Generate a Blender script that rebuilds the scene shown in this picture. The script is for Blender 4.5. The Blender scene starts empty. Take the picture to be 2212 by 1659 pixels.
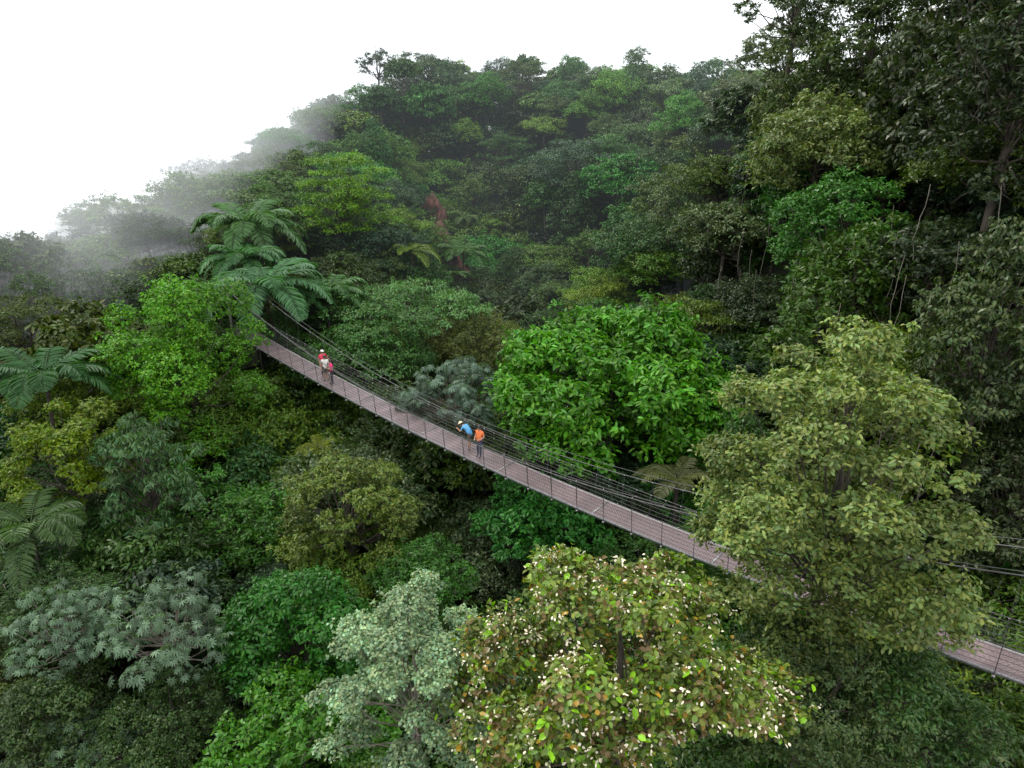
import bpy, math, bmesh
import numpy as np
from mathutils import Vector, Matrix

scene = bpy.context.scene

# ------------------------------------------------------------------ helpers
def link(o, parent=None):
    scene.collection.objects.link(o)
    if parent is not None:
        o.parent = parent
    return o

def empty(name, loc=(0, 0, 0)):
    e = bpy.data.objects.new(name, None)
    e.location = loc
    e.empty_display_size = 0.5
    return link(e)

def quads_mesh(name, V, Q, mats, mi=None, col=None, smooth=False):
    V = np.asarray(V, dtype=np.float32); Q = np.asarray(Q, dtype=np.int32)
    me = bpy.data.meshes.new(name)
    me.vertices.add(len(V)); me.vertices.foreach_set('co', V.ravel())
    me.loops.add(len(Q) * 4); me.loops.foreach_set('vertex_index', Q.ravel())
    me.polygons.add(len(Q))
    me.polygons.foreach_set('loop_start', np.arange(0, len(Q) * 4, 4, dtype=np.int32))
    for m in mats: me.materials.append(m)
    if mi is not None: me.polygons.foreach_set('material_index', np.asarray(mi, dtype=np.int32))
    if smooth: me.polygons.foreach_set('use_smooth', np.ones(len(Q), dtype=bool))
    me.update(calc_edges=True)
    if col is not None:
        a = me.attributes.new('lcol', 'FLOAT_COLOR', 'FACE')
        c = np.ones((len(Q), 4), dtype=np.float32); c[:, :3] = col
        a.data.foreach_set('color', c.ravel())
    return me

class Batch:
    def __init__(s): s.V=[]; s.Q=[]; s.M=[]; s.C=[]; s.n=0
    def add(s, V, Q, m=0, c=(1,1,1)):
        V=np.asarray(V,dtype=float).reshape(-1,3); Q=np.asarray(Q,dtype=int).reshape(-1,4)
        s.V.append(V); s.Q.append(Q+s.n); s.n+=len(V)
        s.M.append(np.full(len(Q),m))
        c=np.asarray(c,dtype=float)
        s.C.append(np.broadcast_to(c,(len(Q),3)) if c.ndim==1 else c)
    def mesh(s,name,mats,smooth=False):
        return quads_mesh(name,np.concatenate(s.V),np.concatenate(s.Q),mats,np.concatenate(s.M),np.concatenate(s.C),smooth)

def norm(a): return a/np.maximum(np.linalg.norm(a,axis=-1,keepdims=True),1e-9)

def tube(pts, radii, sides=6):
    pts=np.asarray(pts,dtype=float); n=len(pts)
    radii=np.broadcast_to(np.asarray(radii,dtype=float),(n,))
    T=norm(np.gradient(pts,axis=0))
    ref=np.array([0,0,1.0]) if abs(T[0,2])<.9 else np.array([1.0,0,0])
    A=norm(np.cross(T,ref)); B=np.cross(T,A)
    ang=np.linspace(0,2*np.pi,sides,endpoint=False)
    V=pts[:,None]+radii[:,None,None]*(np.cos(ang)[None,:,None]*A[:,None]+np.sin(ang)[None,:,None]*B[:,None])
    i=np.arange(n-1)[:,None]*sides; j=np.arange(sides)[None]; k=(j+1)%sides
    Q=np.stack([i+j,i+k,i+sides+k,i+sides+j],-1).reshape(-1,4)
    return V.reshape(-1,3),Q

def box(c,ax,ay,az):
    c=np.array(c,float);ax=np.array(ax,float);ay=np.array(ay,float);az=np.array(az,float)
    s=[(-1,-1,-1),(1,-1,-1),(1,1,-1),(-1,1,-1),(-1,-1,1),(1,-1,1),(1,1,1),(-1,1,1)]
    V=[c+a*ax+b*ay+d*az for a,b,d in s]
    return V,[(0,3,2,1),(4,5,6,7),(0,1,5,4),(1,2,6,5),(2,3,7,6),(3,0,4,7)]

def leafset(C,A,N,L,W,fold=.12,six=False):
    A=norm(A); S=norm(np.cross(N,A)); N=np.cross(A,S)
    n=len(C); L=np.broadcast_to(L,(n,))[:,None]; W=np.broadcast_to(W,(n,))[:,None]
    if not six:
        V=np.stack([C-A*L/2, C+S*W/2+N*W*fold-A*L*.05, C+A*L/2-N*L*.1, C-S*W/2+N*W*fold-A*L*.05],1)
        return V.reshape(-1,3), np.arange(n*4).reshape(n,4), 1
    V=np.stack([C-A*L/2, C-A*L*.2+S*W*.42+N*W*fold, C+A*L*.18+S*W*.46+N*W*fold,
                C+A*L/2-N*L*.12, C+A*L*.18-S*W*.46+N*W*fold, C-A*L*.2-S*W*.42+N*W*fold],1)
    b=np.arange(n)[:,None]*6
    Q=np.concatenate([b+np.array([0,1,2,3]), b+np.array([0,3,4,5])],1).reshape(-1,4)
    return V.reshape(-1,3), Q, 2

# ------------------------------------------------------------------ materials
def new_mat(name):
    m=bpy.data.materials.new(name); m.use_nodes=True
    nt=m.node_tree; return m,nt,nt.nodes['Principled BSDF'],nt.nodes['Material Output']

def leaf_material():
    m,nt,p,out=new_mat('leaf')
    N=nt.nodes; Lk=nt.links
    at=N.new('ShaderNodeAttribute'); at.attribute_name='lcol'
    oi=N.new('ShaderNodeObjectInfo')
    mul=N.new('ShaderNodeMix'); mul.data_type='RGBA'; mul.blend_type='MULTIPLY'; mul.inputs[0].default_value=1
    Lk.new(at.outputs['Color'],mul.inputs[6]); Lk.new(oi.outputs['Color'],mul.inputs[7])
    hs=N.new('ShaderNodeHueSaturation'); hs.inputs['Saturation'].default_value=1.14
    mr=N.new('ShaderNodeMapRange'); mr.inputs[3].default_value=.492; mr.inputs[4].default_value=.52
    Lk.new(oi.outputs['Random'],mr.inputs[0]); Lk.new(mr.outputs[0],hs.inputs['Hue'])
    Lk.new(mul.outputs[2],hs.inputs['Color'])
    Lk.new(hs.outputs[0],p.inputs['Base Color'])
    p.inputs['Roughness'].default_value=.42
    p.inputs['Specular IOR Level'].default_value=.35
    tr=N.new('ShaderNodeBsdfTranslucent')
    y=N.new('ShaderNodeMix'); y.data_type='RGBA'; y.blend_type='MULTIPLY'; y.inputs[0].default_value=1
    y.inputs[7].default_value=(1.4,1.6,.5,1)
    Lk.new(hs.outputs[0],y.inputs[6]); Lk.new(y.outputs[2],tr.inputs['Color'])
    ms=N.new('ShaderNodeMixShader'); ms.inputs[0].default_value=.22
    Lk.new(p.outputs[0],ms.inputs[1]); Lk.new(tr.outputs[0],ms.inputs[2]); Lk.new(ms.outputs[0],out.inputs['Surface'])
    return m

def simple(name,col,rough=.7,noise=.25,scale=8,metal=0,bump=0):
    m,nt,p,out=new_mat(name); N=nt.nodes; Lk=nt.links
    tc=N.new('ShaderNodeTexCoord')
    no=N.new('ShaderNodeTexNoise'); no.inputs['Scale'].default_value=scale; no.inputs['Detail'].default_value=5
    Lk.new(tc.outputs['Object'],no.inputs['Vector'])
    r=N.new('ShaderNodeValToRGB')
    r.color_ramp.elements[0].position=.3; r.color_ramp.elements[1].position=.7
    r.color_ramp.elements[0].color=tuple(c*(1-noise) for c in col)+(1,)
    r.color_ramp.elements[1].color=tuple(min(1,c*(1+noise)) for c in col)+(1,)
    Lk.new(no.outputs['Fac'],r.inputs[0]); Lk.new(r.outputs[0],p.inputs['Base Color'])
    p.inputs['Roughness'].default_value=rough; p.inputs['Metallic'].default_value=metal
    if bump:
        b=N.new('ShaderNodeBump'); b.inputs['Strength'].default_value=bump
        Lk.new(no.outputs['Fac'],b.inputs['Height']); Lk.new(b.outputs[0],p.inputs['Normal'])
    return m

LEAF=leaf_material()
BARK=simple('bark',(.055,.045,.035),.9,.5,3,bump=.4)
SILVERBARK=simple('pale_bark',(.16,.14,.115),.9,.4,4,bump=.3)
SOIL=simple('forest_floor',(.016,.020,.009),.95,.6,.6,bump=.5)
REDSOIL=simple('red_soil',(.10,.04,.027),.95,.6,1.0,bump=.8)

# ------------------------------------------------------------------ vegetation builders
def crown_mesh(name, seed, R, Rz, nclump, nleaf, L, W, col, low=-.3, cr=.34, flat=.6, six=False,
               tuft=14, trunk=12, var=.25, upbias=.9, spread=.3, bark=None, extra=None, inner=.62, branch_r=.05, droop=0.0):
    rng=np.random.default_rng(seed)
    B=Batch()
    i=np.arange(nclump)
    z=1-(1-low)*(i+.5)/nclump + rng.normal(0,.06,nclump); z=np.clip(z,-1,1)
    ph=i*2.39996+rng.uniform(-.5,.5,nclump)
    rr=np.sqrt(1-z*z)
    D=np.stack([rr*np.cos(ph),rr*np.sin(ph),z],1)
    cen=D*np.array([R,R,Rz])*(inner+rng.uniform(-.14,.2,nclump))[:,None]
    nin=max(2,nclump//5)
    cin=rng.normal(0,.25,(nin,3))*np.array([R,R,Rz]); cen=np.concatenate([cen,cin])
    rc=cr*R*rng.uniform(.65,1.3,len(cen))
    cb=rng.uniform(1-var*.8,1+var*.8,len(cen))
    w=rc**2; cnt=(nleaf*w/w.sum()/tuft).astype(int)+1
    tc=[];tr=[];tb=[];td=[]
    for c,r,b,k in zip(cen,rc,cb,cnt):
        d=norm(rng.normal(0,1,(k*2,3))); d=d[d[:,2]>-.55][:k]
        k2=len(d)
        tc.append(c+d*r*(.72+.38*rng.random((k2,1))**1.5)*np.array([1,1,flat]))
        tr.append(np.full(k2,r)); tb.append(b*rng.uniform(1-var*.7,1+var*.7,k2)); td.append(d)
    tc=np.concatenate(tc);tr=np.concatenate(tr);tb=np.concatenate(tb);td=np.concatenate(td)
    m=rng.random(len(tc))<.1
    tc[m]+=td[m]*tr[m][:,None]*rng.uniform(.15,.5,(m.sum(),1))
    sig=np.minimum(spread*tr, L*1.6)
    ti=np.repeat(np.arange(len(tc)),tuft)
    n=len(ti)
    off=norm(rng.normal(0,1,(n,3)))
    C=tc[ti]+off*np.array([1,1,.6])*(sig[ti]*rng.uniform(.3,1.1,n))[:,None]
    A=norm(off*np.array([1,1,.4])+rng.normal(0,.35,(n,3))-np.array([0,0,.25+droop]))
    Nn=norm(td[ti]*.7+np.array([0,0,upbias])+rng.normal(0,.45,(n,3)))
    LL=L*rng.uniform(.65,1.25,n); WW=W*rng.uniform(.7,1.2,n)
    bri=tb[ti]*rng.uniform(1-var,1+var,n)
    base=np.asarray(col,float)
    cc=bri[:,None]*base
    cc=cc*(1+rng.uniform(-.18,.25,n)[:,None]*np.array([1,0.1,-.3]))
    if extra is not None:
        for ecol,frac,sc,clus in extra:
            if clus:
                tm=rng.random(len(tc))<frac*2; mm=tm[ti]&(rng.random(n)<.5)
            else: mm=rng.random(n)<frac
            cc[mm]=np.asarray(ecol)*rng.uniform(.7,1.25,(mm.sum(),1)); LL[mm]*=sc; WW[mm]*=sc
            if sc<.7: C[mm]+=td[ti[mm]]*.08
    V,Q,k=leafset(C,A,Nn,LL,WW,six=six)
    B.add(V,Q,0,np.repeat(cc,k,axis=0))
    bx=rng.normal(0,.35,(2,))
    r0=.032*R+.05
    tp=np.array([[bx[0],bx[1],-trunk-Rz*.4],[bx[0]*.6,bx[1]*-.4,-trunk*.55],[0,0,-Rz*.55],[bx[0]*.3,.1,Rz*.1],[0,.2,Rz*.55]])
    v,q=tube(tp,[r0*1.5,r0*1.1,r0,r0*.6,r0*.2],7); B.add(v,q,1)
    for c in cen:
        s=np.array([0,0,min(c[2]*.3,0)-Rz*rng.uniform(.15,.6)])
        mid=(s+c)/2+rng.normal(0,.12*R,3)*.5+np.array([0,0,-.06*R])
        e=c+rng.normal(0,.1,3)
        v,q=tube([s,mid*.95+s*.05,(mid+e)/2+rng.normal(0,.05*R,3)*.5,e],np.array([1.3,.9,.6,.25])*branch_r*(.6+R*.1),5); B.add(v,q,1)
        for _ in range(3):
            d=norm(rng.normal(0,1,3)+np.array([0,0,.5]))*cr*R*.9
            v,q=tube([e,e+d*.5+rng.normal(0,.05,3),e+d],np.array([.35,.22,.08])*branch_r*(.6+R*.1),4); B.add(v,q,1)
    return B.mesh(name,[LEAF,bark or BARK])

def palm_mesh(name,seed,R,nf,col,leafl=.9,trunk=9,up=.55,w=.09,nl=30):
    rng=np.random.default_rng(seed); B=Batch()
    v,q=tube([[.5,.3,-trunk],[.2,.1,-trunk*.5],[0,0,-.3],[0,0,.2]],[.18,.14,.12,.06],8); B.add(v,q,1)
    for f in range(nf):
        ph=f*2.39996+rng.uniform(-.25,.25); el=rng.uniform(.1,1.25)*up*1.6
        t=np.linspace(0,1,nl); Lf=R*rng.uniform(.8,1.15)
        hor=Lf*(np.sin(t*1.25)/np.sin(1.25))*math.cos(el*.6)
        ver=Lf*(math.sin(el)*t*1.0-(.55+.25*rng.random())*t**2.2)
        P=np.stack([hor*math.cos(ph),hor*math.sin(ph),ver],1)
        v,q=tube(P[::3],np.linspace(.05,.012,len(P[::3])),4); B.add(v,q,0,np.array(col)*.9)
        T=norm(np.gradient(P,axis=0)); S=norm(np.cross(T,[0,0,1.0])); U=np.cross(S,T)
        env=leafl*np.clip(np.sin(np.pi*(t*.88+.1)),.05,1)**.6
        tw=rng.uniform(.75,1.2)
        for sg in (-1,1):
            A=norm(T*.55+S*sg+U*.12-np.array([0,0,.28])+rng.normal(0,.07,(nl,3)))
            m=t>.1
            C=P+A*env[:,None]*.5
            V,Q,k=leafset(C[m],A[m],norm(U+S*sg*.25)[m],env[m]*rng.uniform(.9,1.08,m.sum()),w*rng.uniform(.8,1.2,m.sum()),fold=.15,six=True)
            c=np.array(col)*rng.uniform(.75,1.25,(m.sum(),1))*tw
            B.add(V,Q,0,np.repeat(c,k,axis=0))
    return B.mesh(name,[LEAF,BARK])

def cecropia_mesh(name,seed,R,Rz,ntips,col,L=.32,trunk=9,lobes=9,low=0.0):
    rng=np.random.default_rng(seed); B=Batch()
    v,q=tube([[.3,-.2,-trunk],[0,.1,-trunk*.5],[0,0,-Rz*.6]],[.09,.07,.05],7); B.add(v,q,1)
    for i in range(ntips):
        z=1-(1-low)*(i+.5)/ntips; f=math.sqrt(1-z*z); ph=i*2.39996+rng.uniform(-.5,.5); g=rng.uniform(.6,1.15)
        tip=np.array([f*g*R*math.cos(ph),f*g*R*math.sin(ph),Rz*z*g])
        s=np.array([0,0,min(0,tip[2])-Rz*rng.uniform(.2,.6)])
        mid=(s+tip)/2+np.array([tip[0]*.15,tip[1]*.15,-.12*Rz])
        v,q=tube([s,mid,tip],[.03,.022,.013],5); B.add(v,q,1)
        tb=rng.uniform(.6,1.2)
        for l in range(rng.integers(8,13)):
            a=l*2.4+rng.uniform(0,.6); pl=rng.uniform(.08,.45)
            d=norm(np.array([math.cos(a),math.sin(a),rng.uniform(-.9,.7)]))
            c=tip+d*pl
            nrm=norm(d*.7+np.array([0,0,.8])+rng.normal(0,.4,3))
            ax=norm(np.cross(nrm,[math.sin(a),-math.cos(a),.01])); ay=np.cross(nrm,ax)
            th=np.linspace(-2.6,2.6,lobes)
            A=np.cos(th)[:,None]*ax+np.sin(th)[:,None]*ay-np.array([0,0,.3])
            ll=L*(1-.25*np.abs(th)/2.6)*rng.uniform(.65,1.2)
            V,Q,k=leafset(c+A*ll[:,None]*.5,A,np.broadcast_to(nrm,A.shape),ll,ll*.27,six=True)
            cc=np.array(col)*tb*rng.uniform(.7,1.25)*rng.uniform(.85,1.15,(lobes,1))
            B.add(V,Q,0,np.repeat(cc,k,axis=0))
    return B.mesh(name,[LEAF,SILVERBARK])

# ------------------------------------------------------------------ land form (canopy height control points)
CP=np.array([
(-14,21,-19.3),(-20,24,-18.5),(-11,15,-23),(-31,37,-15),(-42,56,-8.2),(-37,72,-7.8),(-38,105,0),(-46,92,-10),(-52,112,-12),(0,138,12),(38,119,8),(25,67,5),(24,57,6),(26,34,4),
(24,36,-3),(21,27,-13),(17,21,-21.5),(20,50,-8),(19,72,-7),(5,74,-15.5),(-8.6,58,-17),(-8,105,-6),(-21,77,-7),(-22,57.6,-12.5),
(-28.5,46.5,-13),(-2.6,31,-20.5),(-6.4,24,-21),(-14.7,37.8,-19.5),(-62,80,-28),(-62,130,-26),(-80,60,-34),(0,190,-8),(60,170,0),(60,70,12),(45,40,11),(40,25,4),
(30,10,-8),(0,0,-30),(0,-30,-34),(-30,10,-25),(-60,25,-22),(12,10,-20),(21,12,-19),(21,23.5,-17),(4,14,-19),(9,15,-15.5),(6,45,-17.5),(13,40,-14),(3,60,-18),(15,95,-2),
(-12,125,9),(-28,118,6.5),(20,128,11),(30,100,4),(12,55,-14),(-10,46,-18.5),(5,20,-22.5),(-5,90,-12.5),(34,55,9),(-22,98,0),(-31,88,-4),(-200,100,-55),(-200,300,-60),(100,300,-30),(300,100,10),(250,-40,0)
],dtype=float)
def Zc(x,y):
    x=np.asarray(x,float);y=np.asarray(y,float)
    d2=(x[...,None]-CP[:,0])**2+(y[...,None]-CP[:,1])**2
    w=1/(d2+9)**2
    return (w*CP[:,2]).sum(-1)/w.sum(-1)

BN=np.array([.652,.758])
def bridge_z(x):
    s=(x-7)/.758
    return -16.47+.0022*s*s
def perp(x,y): return (y-(31.5-.86*x))*.758

SCAR=np.array([(-12.0,101,-5.5),(-10.2,95,-8.5),(-8.0,86,-12.0),(-5,80,-14.5)])
def scar_d(x,y): return np.min(np.hypot(SCAR[:,0]-x,SCAR[:,1]-y))

gx=np.concatenate([np.linspace(-900,-120,14)[:-1],np.linspace(-120,120,110),np.linspace(120,900,14)[1:]])
gy=np.concatenate([np.linspace(-300,-40,8)[:-1],np.linspace(-40,220,110),np.linspace(220,1200,14)[1:]])
X,Y=np.meshgrid(gx,gy)
Z=Zc(X,Y)-11.5+np.sin(X*.31+Y*.17)*.6+np.sin(X*.13-Y*.37)*.8
ny,nx=X.shape
I=(np.arange(ny-1)[:,None]*nx+np.arange(nx-1)[None]).reshape(-1)
me=quads_mesh('ground',np.stack([X,Y,Z],-1).reshape(-1,3),np.stack([I,I+1,I+nx+1,I+nx],1),[SOIL],smooth=True)
link(bpy.data.objects.new('ground',me))

rg=np.random.default_rng(9)
V=[];Q=[];m=9
rows=np.linspace(0,1,30)
for r,t in enumerate(rows):
    f=t*(len(SCAR)-1); k=min(int(f),len(SCAR)-2); p=SCAR[k]+(SCAR[k+1]-SCAR[k])*(f-k)
    wd=.75+.3*math.sin(t*17)+.2*rg.normal()
    for c in range(m):
        u=(c/(m-1)-.5)*2
        V.append((p[0]+u*wd*1.6+.5*math.sin(t*9),p[1]+.4*rg.normal(),p[2]-1.3-abs(u)**2*3.2+.4*rg.normal()))
for r in range(len(rows)-1):
    for c in range(m-1):
        a=r*m+c; Q.append((a,a+1,a+m+1,a+m))
link(bpy.data.objects.new('red_soil_bank',quads_mesh('red_soil_bank',V,Q,[REDSOIL],smooth=True)))

# ------------------------------------------------------------------ forest prototypes
G=(1,1,1)
protos={
'round':[crown_mesh('round_crown_a',11,4.2,3.4,22,15000,.30,.13,G,inner=.74),
         crown_mesh('round_crown_b',12,4.0,3.8,30,15000,.26,.12,G,cr=.27,inner=.76),
         crown_mesh('round_crown_c',13,4.4,3.0,15,13000,.34,.15,G,cr=.36,inner=.78)],
'layer':[crown_mesh('layered_crown_a',21,4.8,3.0,26,13000,.30,.12,G,cr=.34,flat=.22,upbias=2.2,inner=.8),
         crown_mesh('layered_crown_b',22,4.4,4.2,32,13000,.28,.11,G,cr=.32,flat=.2,upbias=2.4,inner=.8,low=-.6)],
'tall':[crown_mesh('draped_crown_a',31,3.4,6.5,46,18000,.28,.12,G,low=-.9,cr=.32,flat=.9,inner=.75),
        crown_mesh('draped_crown_b',32,3.0,5.5,34,15000,.30,.13,G,low=-.9,cr=.34,flat=1.1,droop=.5,inner=.75)],
'fine':[crown_mesh('fine_crown',41,3.8,3.2,40,20000,.19,.09,G,cr=.24,inner=.75)],
'open':[crown_mesh('open_crown',51,3.8,2.8,22,6000,.30,.12,G,cr=.26,flat=.5,inner=.8,low=-.1)],
'big':[crown_mesh('broadleaf_crown',61,3.6,3.0,18,5500,.55,.24,G,cr=.4,six=True)],
}
shrub=[crown_mesh('undergrowth_a',71,3.2,2.2,18,7000,.36,.16,G,trunk=4,low=0),
       crown_mesh('undergrowth_b',72,3.0,2.6,22,7000,.30,.14,G,trunk=4,low=-.1)]
palmp=[palm_mesh('wild_palm_a',81,3.0,13,(1,1,1),.7,8),palm_mesh('wild_palm_b',82,2.2,10,(1,1,1),.6,7)]

greens=[(.052,.105,.022),(.045,.095,.024),(.08,.14,.028),(.055,.11,.035),(.04,.08,.022),(.095,.15,.03),(.048,.13,.025),(.08,.12,.055),(.065,.10,.03),(.06,.15,.03),(.11,.17,.035),(.048,.09,.045)]

# ------------------------------------------------------------------ hero trees
H=[]
def hero(name,mesh,loc,r,color=(1,1,1),rot=0,scale=1):
    o=bpy.data.objects.new(name,mesh); o.location=loc; o.rotation_euler=(0,0,rot)
    o.scale=(scale,)*3 if not isinstance(scale,tuple) else scale
    o.color=tuple(color)+(1,); link(o); H.append((loc[0],loc[1],loc[2],r)); return o

hero('bright_green_broadleaf_tree',crown_mesh('bright_green_broadleaf_tree',101,7.0,5.2,42,36000,.42,.19,(.075,.195,.03),cr=.23,six=True,var=.32,trunk=10,upbias=1.1,low=-.5,inner=.80),(6.2,38.3,-14.9),6.4)
hero('olive_leaved_tree',crown_mesh('olive_leaved_tree',102,3.6,5.3,60,48000,.17,.09,(.14,.185,.062),cr=.21,six=True,var=.3,trunk=14,low=-.95,inner=.82,branch_r=.03),(9.2,16.85,-9.7),3.5)
hero('flowering_tree',crown_mesh('flowering_tree',103,3.8,3.8,44,32000,.17,.105,(.12,.165,.04),cr=.21,six=True,var=.32,trunk=14,low=-.5,inner=.80,branch_r=.03,
     extra=[((.20,.36,.05),.09,1.2,False),((.30,.19,.05),.04,1,False),((.14,.10,.045),.14,1,True),((.74,.68,.56),.19,.5,True)]),(2.6,12.8,-12.9),3.5)
hero('silver_leaved_tree',crown_mesh('silver_leaved_tree',104,2.5,3.0,40,32000,.095,.082,(.21,.30,.18),cr=.19,six=True,var=.35,trunk=12,low=-.6,inner=.85,bark=SILVERBARK,tuft=10,branch_r=.03,spread=.5),(-2.85,15,-14.7),2.3)
hero('lime_green_tree',crown_mesh('lime_green_tree',105,4.5,5.4,20,34000,.24,.12,(.105,.21,.03),cr=.31,var=.3,low=-.8,inner=.86,flat=1.0),(-21.2,41.5,-13.8),4.4)
hero('olive_domed_tree',crown_mesh('olive_domed_tree',106,3.3,3.3,36,22000,.2,.09,(.11,.145,.035),cr=.22,var=.25,inner=.85),(-8.4,29.7,-18.2),2.8)
hero('jade_green_tree',crown_mesh('jade_green_tree',107,3.8,2.6,30,15000,.32,.14,(.05,.17,.04),cr=.24,six=True,inner=.8),(1.9,32.6,-20.4),3.3)
cec=cecropia_mesh('cecropia_tree',108,1.65,1.7,56,(.14,.21,.135),L=.22,low=-.6)
hero('cecropia_tree',cecropia_mesh('grey_cecropia_tree',109,3.8,2.4,100,(.12,.18,.13),L=.34,low=-.1),(-3.7,40.4,-15.9),3.4)
hero('cecropia_tree',cec,(-16.9,20.6,-17.4),1.5)
hero('cecropia_tree',cec,(-13.1,20.6,-17.4),1.6,rot=2.0,scale=1.15)
hero('cecropia_tree',cec,(-15.2,18.2,-20.9),1.5,color=(.7,.8,.7),rot=4)
hero('dark_green_tree',crown_mesh('dark_green_tree',110,3.2,3.2,30,22000,.22,.11,(.05,.13,.024),cr=.25,inner=.78),(-9.0,22.3,-19.8),3)
hero('dark_green_tree',crown_mesh('mid_green_tree',111,3.2,3.0,26,20000,.22,.11,(.055,.15,.024),cr=.26,inner=.78),(-7.5,17.5,-20.8),2.8)
hero('yellow_green_tree',crown_mesh('yellow_green_tree',112,2.8,3.2,20,16000,.2,.10,(.11,.155,.02),cr=.26,inner=.9,var=.3),(-22.3,30.4,-15.8),2.4)
hero('drooping_tree',crown_mesh('drooping_tree',113,2.3,3.4,26,8000,.34,.09,(.08,.14,.06),cr=.3,flat=.5,low=-.6,droop=.7,inner=.85),(-18.2,29.8,-16),2.1)
hero('layered_tree',crown_mesh('layered_tree',114,4.6,5.4,40,20000,.28,.12,(.13,.23,.035),cr=.3,flat=.2,upbias=2.4,low=-.6,inner=.8),(-17.3,70.3,-6.2),4.2)
hero('layered_tree',crown_mesh('flat_topped_tree',115,5.4,2.0,24,14000,.28,.12,(.085,.18,.06),cr=.3,flat=.2,upbias=2.4,inner=.85),(-8.6,54,-13.2),4.6)
hero('layered_tree',protos['layer'][0],(-11.5,49.5,-16.2),4,color=(.07,.15,.045),rot=2)
hero('fine_leaved_tree',protos['fine'][0],(-3.3,53,-16.2),4,color=(.13,.15,.05))
pm=palm_mesh('giant_palm',120,4.9,22,(.09,.175,.08),1.25,7,w=.17,nl=36)
hero('giant_palm',pm,(-19.4,51.6,-10.7),3,scale=1.08)
hero('giant_palm',pm,(-24.5,63,-7.2),3,rot=1.3,color=(1.1,1,.9),scale=1.1)
hero('giant_palm',pm,(-15.2,54.5,-11.6),2.4,rot=2.5,color=(.9,.95,.8),scale=.75)
hero('giant_palm',pm,(-22.8,57.5,-9.4),2.4,rot=4.1,color=(.95,1,.9),scale=.8)
hero('giant_palm',palmp[0],(-10.5,70.3,-10.8),2.2,color=(.14,.21,.05),rot=.5)
hero('giant_palm',pm,(-5.7,79,-12.3),2.5,color=(.8,.85,.6),rot=2.2,scale=.7)
hero('giant_palm',pm,(-26.8,36.1,-12.6),2.8,color=(.6,.65,.5),rot=3,scale=.8)
hero('giant_palm',pm,(-21.8,26.2,-16.3),2.2,color=(.6,.58,.4),rot=4,scale=.6)
hero('giant_palm',palmp[1],(8.6,31.0,-16.6),1.5,color=(.10,.11,.045))
hero('giant_palm',palmp[1],(-12.4,38.6,-18.4),1.4,color=(.14,.18,.03),rot=1,scale=.7)
F=protos['fine'][0]; O=protos['open'][0]; T=protos['tall']; R_=protos['round']; LY=protos['layer']
hero('bridgehead_tree',R_[0],(-22.6,46.9,-15.0),1.8,color=(.06,.12,.03),scale=.6)
hero('bridgehead_tree',F,(-19.2,51.6,-14.6),1.8,color=(.05,.10,.028),scale=.65)
hero('bridgehead_tree',R_[1],(-23.6,50.5,-12.8),2.2,color=(.055,.11,.03),scale=.7,rot=2)
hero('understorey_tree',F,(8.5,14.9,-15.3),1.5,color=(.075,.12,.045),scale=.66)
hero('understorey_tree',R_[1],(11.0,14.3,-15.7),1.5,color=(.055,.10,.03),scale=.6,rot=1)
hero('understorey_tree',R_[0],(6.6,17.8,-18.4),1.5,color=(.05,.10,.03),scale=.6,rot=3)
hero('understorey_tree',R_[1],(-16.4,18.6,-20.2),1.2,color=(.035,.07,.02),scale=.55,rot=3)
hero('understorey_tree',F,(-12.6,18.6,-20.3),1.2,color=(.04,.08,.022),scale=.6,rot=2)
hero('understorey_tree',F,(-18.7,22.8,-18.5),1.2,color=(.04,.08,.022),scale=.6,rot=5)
for nm,m,loc,c,s,rot in [
 ('emergent_tree',O,(-22.8,125,11.3),(.06,.09,.05),(.9,.9,1.1),1),('emergent_tree',O,(-17.2,124,8.6),(.06,.09,.05),.7,2),
 ('emergent_tree',LY[0],(14.7,125,8.9),(.06,.10,.04),1,0),('emergent_tree',O,(25,122,9.0),(.06,.10,.04),1,1),
 ('emergent_tree',O,(-9,128,8.5),(.06,.10,.04),.6,1),('emergent_tree',LY[1],(2,130,9.5),(.07,.11,.04),1.1,1),
 ('emergent_tree',O,(30,100,4.5),(.08,.11,.05),1.3,2),('emergent_tree',O,(35,104,5),(.08,.11,.05),1.2,3),
 ('tall_hillside_tree',O,(25.5,68.7,6.8),(.075,.105,.045),1.2,4),('tall_hillside_tree',O,(22.6,60,9.4),(.055,.085,.035),1.1,5),
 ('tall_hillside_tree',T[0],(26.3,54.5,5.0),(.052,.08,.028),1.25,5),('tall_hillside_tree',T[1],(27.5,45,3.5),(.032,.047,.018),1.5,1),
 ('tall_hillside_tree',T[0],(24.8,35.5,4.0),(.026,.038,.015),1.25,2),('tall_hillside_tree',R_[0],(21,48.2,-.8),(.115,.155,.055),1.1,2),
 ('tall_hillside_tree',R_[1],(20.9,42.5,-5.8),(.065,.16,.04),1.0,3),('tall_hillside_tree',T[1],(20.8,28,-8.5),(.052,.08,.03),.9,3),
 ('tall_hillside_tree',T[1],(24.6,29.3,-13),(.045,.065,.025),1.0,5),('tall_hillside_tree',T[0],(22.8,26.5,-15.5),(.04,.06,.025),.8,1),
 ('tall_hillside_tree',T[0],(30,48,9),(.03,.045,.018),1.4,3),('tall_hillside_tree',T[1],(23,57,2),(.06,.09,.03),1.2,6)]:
    hero(nm,m,loc,3.0,color=c,rot=rot,scale=s)

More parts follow.
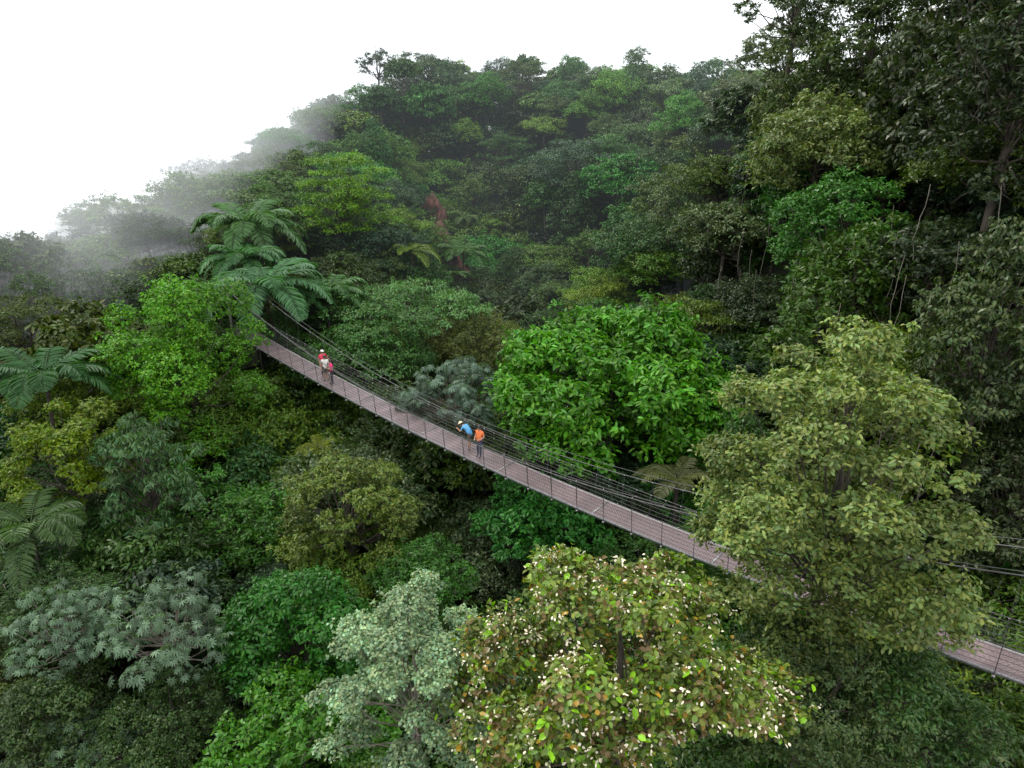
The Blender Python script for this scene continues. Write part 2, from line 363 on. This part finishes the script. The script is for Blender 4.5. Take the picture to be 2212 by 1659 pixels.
# ------------------------------------------------------------------ scattered forest (one instanced mass)
forest=empty('rainforest_canopy')
def scatter(sp,kind,dz,y0=3,y1=160,x0=-85,x1=80,seed=3,name='canopy_crown'):
    rng=np.random.default_rng(seed); nn=0
    for iy in range(int((y1-y0)/sp)):
        for ix in range(int((x1-x0)/sp)):
            x=x0+(ix+.5*(iy%2))*sp+rng.uniform(-.35,.35)*sp; y=y0+iy*sp+rng.uniform(-.35,.35)*sp
            if abs(x)>.80*y+8: continue
            z=float(Zc(x,y))
            d=perp(x,y)
            if kind=='tree':
                right=x>14 and y<90
                p=rng.random()
                if right and p<.5: key='tall'
                else: key=rng.choice(['round','layer','fine','open','big','tall','palm'],p=[.38,.24,.12,.04,.07,.09,.06])
                if key=='palm': mesh=palmp[rng.integers(2)]; R=2.8;Rz=1.2
                else:
                    L_=protos[key]; mesh=L_[rng.integers(len(L_))]; R=3.9;Rz=3.1 if key!='tall' else 5.5
                s=rng.uniform(.7,1.2)
                if math.hypot(x,y)<32: s*=.8
                zz=z-Rz*.75*s+rng.normal(0,1.4 if y<70 else 1.9)+dz
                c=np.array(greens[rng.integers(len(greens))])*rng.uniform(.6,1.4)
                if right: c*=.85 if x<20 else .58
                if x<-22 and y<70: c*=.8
                if y>70: c=c*1.05+np.array([.004,.010,.008])  # haze lift put into the colour of far crowns
            else:
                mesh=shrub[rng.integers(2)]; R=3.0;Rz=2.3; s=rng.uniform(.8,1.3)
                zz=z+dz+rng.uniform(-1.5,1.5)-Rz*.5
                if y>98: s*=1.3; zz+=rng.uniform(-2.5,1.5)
                c=np.array(greens[rng.integers(len(greens))])*rng.uniform(.3,.55)  # colour darkened so gaps under the crowns read as deep shade
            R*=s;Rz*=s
            sd=scar_d(x,y)
            if sd<R*.7+1.4 and kind=='tree': zz=min(zz,z-Rz-2.8)
            for hx,hy,hz,hr in H:
                dd=math.hypot(x-hx,y-hy)
                if dd<hr*.9+R*.45 and zz+Rz>hz-hr*.4:
                    zz=min(zz,hz-hr*.45-Rz)
                elif dd<hr+R and y<hy and zz+Rz>hz+hr*.1 and hy<60:
                    zz=min(zz,hz+hr*.1-Rz)
            if zz<z-13: continue
            if abs(d)<R+1.6 and -20.5<x<40:
                zz=min(zz,bridge_z(x)-1.3-Rz)
            if d<0 and x<22:
                k=31.5/(y+.86*x) if (y+.86*x)>1 else 5
                if k>1:
                    zl=bridge_z(x*k)/k
                    zz=min(zz,zl-1.2-Rz)
            o=bpy.data.objects.new(name,mesh); link(o,forest)
            o.location=(x,y,zz); o.rotation_euler=(rng.normal(0,.06),rng.normal(0,.06),rng.uniform(0,6.28))
            o.scale=(s*rng.uniform(.9,1.1),s*rng.uniform(.9,1.1),s*rng.uniform(.85,1.15))
            o.color=(c[0],c[1],c[2],1); nn+=1
    return nn
n1=scatter(5.0,'tree',0,seed=3)
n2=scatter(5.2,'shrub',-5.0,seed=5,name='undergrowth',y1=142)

rl=np.random.default_rng(44); B=Batch()
for _ in range(34):
    x=rl.uniform(15,24); y=rl.uniform(26,62)
    z1=float(Zc(x,y))+rl.uniform(-1,3); ln=rl.uniform(3,7)
    p=[(x+.12*math.sin(t*5+_),y-3.2+rl.normal(0,.05),z1-ln*t) for t in np.linspace(0,1,8)]
    v,q=tube(p,.016,4); B.add(v,q)
link(bpy.data.objects.new('hanging_lianas',B.mesh('hanging_lianas',[SILVERBARK])))

# ------------------------------------------------------------------ suspension footbridge
steel=simple('galvanised_steel',(.30,.29,.30),.45,.2,5,metal=.5)
dark=simple('weathered_cable',(.10,.10,.10),.5,.3,5,metal=.5)
def deck_mat():
    m,nt,p,out=new_mat('expanded_metal_deck'); N=nt.nodes; Lk=nt.links
    tc=N.new('ShaderNodeTexCoord'); mp=N.new('ShaderNodeMapping'); mp.inputs['Rotation'].default_value=(0,0,math.radians(40.7+45))
    Lk.new(tc.outputs['Object'],mp.inputs[0])
    ck=N.new('ShaderNodeTexVoronoi'); ck.inputs['Scale'].default_value=9; ck.distance='CHEBYCHEV'; ck.inputs['Randomness'].default_value=.15
    Lk.new(mp.outputs[0],ck.inputs['Vector'])
    r=N.new('ShaderNodeValToRGB'); r.color_ramp.elements[0].color=(.11,.085,.09,1); r.color_ramp.elements[1].color=(.37,.28,.295,1)
    r.color_ramp.elements[0].position=.2; r.color_ramp.elements[1].position=.55
    Lk.new(ck.outputs['Distance'],r.inputs[0])
    no=N.new('ShaderNodeTexNoise'); no.inputs['Scale'].default_value=1.2; no.inputs['Detail'].default_value=6
    Lk.new(tc.outputs['Object'],no.inputs['Vector'])
    mx=N.new('ShaderNodeMix'); mx.data_type='RGBA'; mx.blend_type='MULTIPLY'; mx.inputs[0].default_value=.6
    Lk.new(r.outputs[0],mx.inputs[6]); Lk.new(no.outputs['Fac'],mx.inputs[7])
    hs=N.new('ShaderNodeMix'); hs.data_type='RGBA'; hs.inputs[0].default_value=.25; hs.inputs[7].default_value=(.30,.225,.235,1)
    Lk.new(mx.outputs[2],hs.inputs[6]); Lk.new(hs.outputs[2],p.inputs['Base Color'])
    p.inputs['Roughness'].default_value=.42; p.inputs['Metallic'].default_value=.1
    return m
DECK=deck_mat()
bridge=empty('suspension_footbridge',(-2,33.2,-16.2)); bo=Vector(bridge.location)
def bchild(name,B,mats,smooth=False):
    me=B.mesh(name,mats,smooth); o=bpy.data.objects.new(name,me); link(o,bridge); o.location=-bo; return o
S0,S1=-36.0,36.0
def bp(s,off=0,h=0):
    x=7+s*.758; y=31.5-.86*7-s*.652
    return np.array([x+BN[0]*off,y+BN[1]*off,-16.47+.0022*s*s+h])
HW=.70
B=Batch()
ss=np.arange(S0,S1,.5)
V=[];Q=[]
for s in ss:
    V+= [bp(s,-HW,.02),bp(s,HW,.02),bp(s,HW,-.02),bp(s,-HW,-.02)]
for i in range(len(ss)-1):
    a=i*4;b=a+4
    Q+=[(a,a+1,b+1,b),(a+2,a+3,b+3,b+2)]
B.add(V,Q)
bchild('deck',B,[DECK])
B=Batch()
for off in (-HW-.03,HW+.03):
    V=[];Q=[]
    for i,s in enumerate(ss):
        V+=[bp(s,off-.025,.05),bp(s,off+.025,.05),bp(s,off+.025,-.08),bp(s,off-.025,-.08)]
        if i:
            a=(i-1)*4;b=a+4
            for k in range(4): Q.append((a+k,a+(k+1)%4,b+(k+1)%4,b+k))
    B.add(V,Q)
ax=np.array([.758,-.652,0]); n3=np.array([BN[0],BN[1],0]); u3=np.array([0,0,1.])
for s in np.arange(S0,S1,1.5):
    V,Q=box(bp(s,0,-.13),ax*.04,n3*(HW+.12),u3*.035); B.add(V,Q)
for s in np.arange(S0+2.3,S1,6.0):
    V,Q=box(bp(s,0,.03),ax*.05,n3*(HW-.01),u3*.008); B.add(V,Q)
bchild('deck_frame',B,[steel])
B=Batch()
hts=[.22,.42,.62,.82,1.0,1.15]
s2=np.arange(S0,S1,1.0)
for off in (-HW-.06,HW+.06):
    for h in hts:
        v,q=tube([bp(s,off*(1+.12*h),h) for s in s2],.010 if h<1.1 else .018,5); B.add(v,q)
    for s in np.arange(S0,S1,1.5):
        v,q=tube([bp(s,off,-.1),bp(s,off*(1+.12*1.15),1.2)],.014,5); B.add(v,q)
bchild('handrail_cables',B,[dark])
B=Batch()
for off in (-HW-.065,HW+.065):
    for s in np.arange(S0,S1-.6,.16):
        for sg in (1,-1):
            a,b=(s,s+.55) if sg>0 else (s+.55,s)
            v,q=tube([bp(a,off,0),bp(b,off*1.12,1.0)],.0034 if off>0 else .0022,3); B.add(v,q)
bchild('side_netting',B,[dark])
B=Batch()
def mh(s): return 1.2+.0042*(s+13)**2
for off in (-HW-.25,HW+.25):
    v,q=tube([bp(s,off,mh(s)) for s in s2],.024,6); B.add(v,q)
    v,q=tube([bp(s,off*1.15,mh(s)+.22) for s in s2],.013,5); B.add(v,q)
    for s in np.arange(S0,S1,1.5):
        v,q=tube([bp(s,off,mh(s)),bp(s,off*.8,-.1)],.008,4); B.add(v,q)
bchild('main_cables',B,[dark])
B=Batch()
for s in np.arange(S0,S1,.75):
    for off in (-HW-.14,HW+.14):
        V,Q=box(bp(s,off,1.14),ax*.03,n3*.02,u3*.025); B.add(V,Q)
        V,Q=box(bp(s,off*1.06,mh(s)+.01) if s%1.5<.1 else bp(s,off*.95,.82),ax*.025,n3*.015,u3*.03); B.add(V,Q)
bchild('cable_clips',B,[steel])
conc=simple('concrete',(.12,.12,.10),.9,.3,2,bump=.2)
for s in (S0,S1):
    B=Batch()
    top=mh(s)+.3
    for off in (-HW-.25,HW+.25):
        V,Q=box(bp(s,off,top/2-2),ax*.07,n3*.07,u3*(top/2+2)); B.add(V,Q)
    V,Q=box(bp(s,0,top-.2),ax*.06,n3*(HW+.17),u3*.06); B.add(V,Q)
    V,Q=box(bp(s+(-1.6 if s<0 else 1.6),0,-1.6),ax*1.5,n3*1.1,u3*1.55); B.add(V,Q)
    bchild('end_tower',B,[conc])

# ------------------------------------------------------------------ people
def pmat(n,c,r=.75): return simple(n,c,r,.12,20)
SKIN=pmat('skin',(.42,.24,.16),.5); SHOE=pmat('shoe',(.08,.07,.07)); HAIR=pmat('hair',(.02,.015,.012),.4)
def person(name,sB,off,heading,J,shirt,trouser,short=False,hat=None,longhair=False,sleeve=True,scale=1.0):
    j={k:Vector(v) for k,v in J.items()}
    chain=[('pelvis','spine',.135,.125,'shirt'),('spine','chest',.125,.15,'shirt'),('chest','neck',.15,.055,'shirt'),
           ('neck','jaw',.055,.075,'skin'),('jaw','head',.075,.092,'skin'),('head','crown',.092,.05,'hair')]
    for s in 'lr':
        chain+=[('pelvis','hip_'+s,.135,.095,'trouser'),('hip_'+s,'knee_'+s,.095,.062,'trouser'),
                ('knee_'+s,'ankle_'+s,.062,.042,'skin' if short else 'trouser'),('ankle_'+s,'toe_'+s,.042,.04,'shoe'),
                ('chest','shoulder_'+s,.15,.062,'shirt'),('shoulder_'+s,'elbow_'+s,.062,.043,'shirt'),
                ('elbow_'+s,'wrist_'+s,.043,.028,'skin'),('wrist_'+s,'palm_'+s,.028,.034,'skin')]
    names=[k for k in j if k!='face']; rad={}
    for a,b,ra,rb,_ in chain: rad[a]=ra; rad[b]=rb
    bm=bmesh.new(); lay=bm.verts.layers.skin.verify(); vs={}
    for nme in names:
        v=bm.verts.new(j[nme]); vs[nme]=v; r=rad.get(nme,.05)
        v[lay].radius=(r*(1.2 if nme in('chest','spine','pelvis') else 1),r); v[lay].use_root=(nme=='pelvis')
    for a,b,*_ in chain: bm.edges.new((vs[a],vs[b]))
    me=bpy.data.meshes.new(name+'_skel'); bm.to_mesh(me); bm.free()
    tmp=bpy.data.objects.new('tmp',me); scene.collection.objects.link(tmp)
    tmp.modifiers.new('sk','SKIN'); m2=tmp.modifiers.new('ss','SUBSURF'); m2.levels=2; m2.render_levels=2
    dg=bpy.context.evaluated_depsgraph_get(); body=bpy.data.meshes.new_from_object(tmp.evaluated_get(dg))
    bpy.data.objects.remove(tmp)
    body.name=name; body.materials.clear()
    lab=['shirt','trouser','skin','shoe','hair']
    for m in (shirt,trouser,SKIN,SHOE,HAIR): body.materials.append(m)
    for p in body.polygons:
        p.use_smooth=True; c=p.center; best=1e9;bl='skin'
        for a,b,ra,rb,l in chain:
            A=j[a];D=j[b]-A; t=max(0,min(1,(c-A).dot(D)/max(D.length_squared,1e-9)))
            d=(c-A-D*t).length-(ra+(rb-ra)*t)
            if a.startswith('hip') and short and t>.85: l2='skin'
            elif a.startswith('shoulder') and t>(.6 if sleeve else .1): l2='skin'
            elif a=='chest' and b=='neck' and t>.85: l2='skin'
            else: l2=l
            if d<best: best=d;bl=l2
        p.material_index=lab.index(bl)
    root=empty(name); 
    base=bp(sB,off,.035)
    root.location=base; root.rotation_euler=(0,0,heading); root.scale=(scale,)*3
    o=bpy.data.objects.new('body',body); link(o,root)
    B=Batch()
    for s,sg in (('l',-1),('r',1)):
        w=j['wrist_'+s]; pl=j['palm_'+s]; d=(pl-w).normalized()
        side=d.cross(Vector((0,0,1)) if abs(d.z)<.8 else Vector((0,1,0))).normalized(); nn=side.cross(d)
        for k,(o_,ln) in enumerate([(-.03,.062),(-.01,.075),(.01,.07),(.03,.055)]):
            a=pl+side*o_; b=a+d*ln*.55-nn*.008; c=b+(d*.6-nn*.8).normalized()*ln*.5
            v,q=tube([a-d*.02,a+d*.01,b,c],[.011,.010,.009,.006],6); B.add(v,q)
        a=w+d*.035-side*.025; v,q=tube([a,a-side*.03+d*.025,a-side*.035+d*.06],[.013,.011,.007],6); B.add(v,q)
    o=bpy.data.objects.new('fingers',B.mesh('fingers',[SKIN],True)); link(o,root)
    hd=j['head']; up=(j['crown']-j['jaw']).normalized(); fw=(Vector((0,1,0))-up*up.y).normalized()
    if 'face' in J: fw=Vector(J['face']).normalized()
    rt=fw.cross(up).normalized(); up=rt.cross(fw)
    def ell(c,a,b,cc,ra,rb,rc,m,lo=-1.0,B=None):
        n=10; V=[];Q=[]
        zz=np.linspace(lo,1,7)
        for t in zz:
            r=math.sqrt(max(0,1-t*t))+.001
            for k in range(n):
                an=2*math.pi*k/n; V.append(tuple(Vector(c)+a*(ra*r*math.cos(an))+b*(rb*r*math.sin(an))+cc*(rc*t)))
        for i in range(6):
            for k in range(n): Q.append((i*n+k,i*n+(k+1)%n,(i+1)*n+(k+1)%n,(i+1)*n+k))
        B.add(V,Q,m)
    B=Batch()
    for sg in (-1,1):
        ell(hd+rt*sg*.033+fw*.083-up*.005,rt,fw,up,.013,.008,.008,0,B=B)
        ell(hd+rt*sg*.033+fw*.091-up*.005,rt,fw,up,.006,.003,.006,1,B=B)
        ell(hd+rt*sg*.092-up*.015,rt,fw,up,.012,.02,.03,2,B=B)
    ell(hd+fw*.098-up*.03,rt,fw,up,.013,.018,.024,2,B=B)
    ell(hd+fw*.085-up*.068,rt,fw,up,.024,.008,.007,3,B=B)
    ell(hd-fw*.018+up*.02,rt,fw,up,.103,.108,.115,1,lo=-.25,B=B)
    ell(hd-fw*.05-up*.02,rt,fw,up,.09,.07,.10,1,B=B)
    if longhair: 
        v,q=tube([tuple(hd-fw*.07),tuple(hd-fw*.11-Vector((0,0,.16))),tuple(hd-fw*.12-Vector((0,0,.34)))],[.085,.075,.03],8); B.add(v,q,1)
    LIP=pmat('lips',(.4,.13,.11)); EYE=pmat('eye_white',(.7,.7,.68))
    o=bpy.data.objects.new('face_and_hair',B.mesh('face_and_hair',[EYE,HAIR,SKIN,LIP],True)); link(o,root)
    if hat is not None:
        kind,hm=hat; B=Batch()
        if kind=='brim':
            ell(hd+up*.05,rt,fw,up,.115,.12,.12,0,lo=0,B=B); ell(hd+up*.055,rt,fw,up,.21,.22,.012,0,B=B)
        else:
            ell(hd+up*.04,rt,fw,up,.112,.118,.105,0,lo=0,B=B); ell(hd+up*.05+fw*.12,rt,fw,up,.075,.09,.01,0,B=B)
        o=bpy.data.objects.new('hat',B.mesh('hat',[hm],True)); link(o,root)
    return root

def stand(**k):
    J=dict(pelvis=(0,0,.95),spine=(0,.01,1.12),chest=(0,.01,1.32),neck=(0,.0,1.48),jaw=(0,.02,1.55),head=(0,.025,1.62),crown=(0,.01,1.71))
    for s,g in (('l',-1),('r',1)):
        J.update({'hip_'+s:(.1*g,0,.88),'knee_'+s:(.11*g,.02,.49),'ankle_'+s:(.11*g,-.01,.08),'toe_'+s:(.13*g,.16,.035),
                  'shoulder_'+s:(.19*g,0,1.40),'elbow_'+s:(.25*g,-.02,1.12),'wrist_'+s:(.24*g,.10,.88),'palm_'+s:(.235*g,.13,.80)})
    J.update(k); return J
white=pmat('white_cloth',(.75,.74,.70)); orange=pmat('orange_shirt',(.80,.20,.06)); blue=pmat('blue_shirt',(.10,.34,.60)); navy=pmat('navy_trousers',(.03,.045,.09))
pink=pmat('pink_shirt',(.75,.06,.12)); magenta=pmat('magenta_shirt',(.75,.04,.20)); blackc=pmat('black_cloth',(.03,.03,.035)); khaki=pmat('khaki_shorts',(.10,.09,.08)); straw=pmat('straw_hat',(.74,.64,.42))
def sx(x): return (x-7)/.758
person('man_in_orange_shirt',sx(-1.65),-.15,math.radians(150),stand(elbow_l=(-.27,.0,1.14),wrist_l=(-.14,.22,1.05),palm_l=(-.07,.27,1.06),
    elbow_r=(.26,-.06,1.14),wrist_r=(.2,.17,1.02),palm_r=(.15,.24,1.03),ankle_l=(-.12,.12,.08),toe_l=(-.14,.29,.035),knee_l=(-.12,.12,.5)),orange,navy,scale=1.06)
bend=stand(pelvis=(0,-.12,.93),spine=(0,.0,1.07),chest=(0,.19,1.20),neck=(0,.34,1.27),jaw=(0,.43,1.27),head=(0,.49,1.29),crown=(0,.56,1.34),face=(0,.8,-.6),
  hip_l=(-.1,-.12,.87),hip_r=(.1,-.12,.87),knee_l=(-.12,-.08,.48),knee_r=(.12,.05,.48),ankle_l=(-.12,-.2,.08),toe_l=(-.14,-.04,.035),ankle_r=(.13,.0,.08),toe_r=(.14,.17,.035),
  shoulder_l=(-.19,.24,1.24),shoulder_r=(.19,.24,1.24),elbow_l=(-.27,.32,1.0),elbow_r=(.29,.34,1.02),wrist_l=(-.24,.5,1.12),wrist_r=(.26,.5,1.13),palm_l=(-.23,.57,1.14),palm_r=(.25,.57,1.15))
person('person_in_straw_hat',sx(-2.45),.08,math.radians(55),bend,blue,khaki,short=True,hat=('brim',straw),scale=1.06)
person('man_in_white_cap',sx(-12.8),.15,math.radians(215),stand(elbow_l=(-.33,-.02,1.16),wrist_l=(-.42,.1,.98),palm_l=(-.46,.14,.95)),pink,blackc,hat=('cap',white),scale=1.06)
person('woman_in_white_top',sx(-12.3),-.15,math.radians(190),stand(),white,khaki,short=True,longhair=True,scale=1.0)
person('woman_in_magenta_shirt',sx(-11.7),-.22,math.radians(120),stand(elbow_l=(-.26,.0,1.14),wrist_l=(-.16,.22,1.18),palm_l=(-.12,.28,1.22),elbow_r=(.26,.0,1.14),wrist_r=(.14,.22,1.18),palm_r=(.09,.28,1.22)),magenta,blackc,longhair=True,scale=1.0)

# ------------------------------------------------------------------ self-glowing haze volumes, for sun glare at left and pale distance
def glowing_mist(name,plan,z0,z1,dens,col,power):
    area=sum(plan[i-1][0]*plan[i][1]-plan[i][0]*plan[i-1][1] for i in range(len(plan)))
    if area<0: plan=plan[::-1]
    n=len(plan)
    V=[(x,y,z0) for x,y in plan]+[(x,y,z1) for x,y in plan]
    Fc=[tuple(range(n))[::-1],tuple(range(n,2*n))]+[(i,(i+1)%n,n+(i+1)%n,n+i) for i in range(n)]
    me=bpy.data.meshes.new(name); me.from_pydata(V,[],Fc); me.update()
    m=bpy.data.materials.new(name); m.use_nodes=True; nt=m.node_tree; nt.nodes.clear()
    out=nt.nodes.new('ShaderNodeOutputMaterial'); ab=nt.nodes.new('ShaderNodeVolumeAbsorption'); em=nt.nodes.new('ShaderNodeEmission'); ad=nt.nodes.new('ShaderNodeAddShader')
    ab.inputs['Color'].default_value=(0,0,0,1); ab.inputs['Density'].default_value=dens
    em.inputs['Color'].default_value=col+(1,); em.inputs['Strength'].default_value=dens*power
    nt.links.new(ab.outputs[0],ad.inputs[0]); nt.links.new(em.outputs[0],ad.inputs[1]); nt.links.new(ad.outputs[0],out.inputs['Volume'])
    me.materials.append(m); link(bpy.data.objects.new(name,me))
glowing_mist('glowing_mist',[(-31,48),(-300,-35),(-700,300),(-400,1500),(-14,1500),(-25,140)],-75,110,.012,(.92,.955,1),1.6)  # emission stands in for the sun glare over the left valley
glowing_mist('glowing_mist',[(-450,60),(250,60),(500,1500),(-500,1500)],-76,120,.0006,(.82,.92,1),1.3)  # faint emissive slab, adds pale blue distance haze

# ------------------------------------------------------------------ light
w=bpy.data.worlds.new('World'); scene.world=w; w.use_nodes=True
nt=w.node_tree; bg=nt.nodes['Background']; out=nt.nodes['World Output']
sk=nt.nodes.new('ShaderNodeTexSky'); sk.sky_type='NISHITA'; sk.sun_disc=False
EL=math.radians(55); AZ=math.radians(-60)
sk.sun_elevation=EL; sk.sun_rotation=AZ
nt.links.new(sk.outputs[0],bg.inputs[0]); bg.inputs[1].default_value=.05
cl=nt.nodes.new('ShaderNodeBackground'); cl.inputs[0].default_value=(1,.99,.97,1); cl.inputs[1].default_value=1.75
ad=nt.nodes.new('ShaderNodeAddShader')
nt.links.new(bg.outputs[0],ad.inputs[0]); nt.links.new(cl.outputs[0],ad.inputs[1]); nt.links.new(ad.outputs[0],out.inputs[0])
sd=bpy.data.lights.new('sun','SUN'); sd.energy=5.0; sd.angle=math.radians(6); sd.color=(1,.96,.84)
so=bpy.data.objects.new('sun',sd); link(so)
dirv=Vector((math.sin(AZ)*math.cos(EL),math.cos(AZ)*math.cos(EL),math.sin(EL)))
so.rotation_euler=dirv.to_track_quat('Z','Y').to_euler()

# ------------------------------------------------------------------ camera
cd=bpy.data.cameras.new('camera'); cd.lens=23.45; cd.sensor_width=36; cd.clip_end=5000; cd.clip_start=.1
co=bpy.data.objects.new('camera',cd); link(co); co.location=(0,0,0); co.rotation_euler=(math.radians(70),0,0)
scene.camera=co
scene.view_settings.view_transform='Standard'; scene.view_settings.look='None'; scene.view_settings.exposure=0
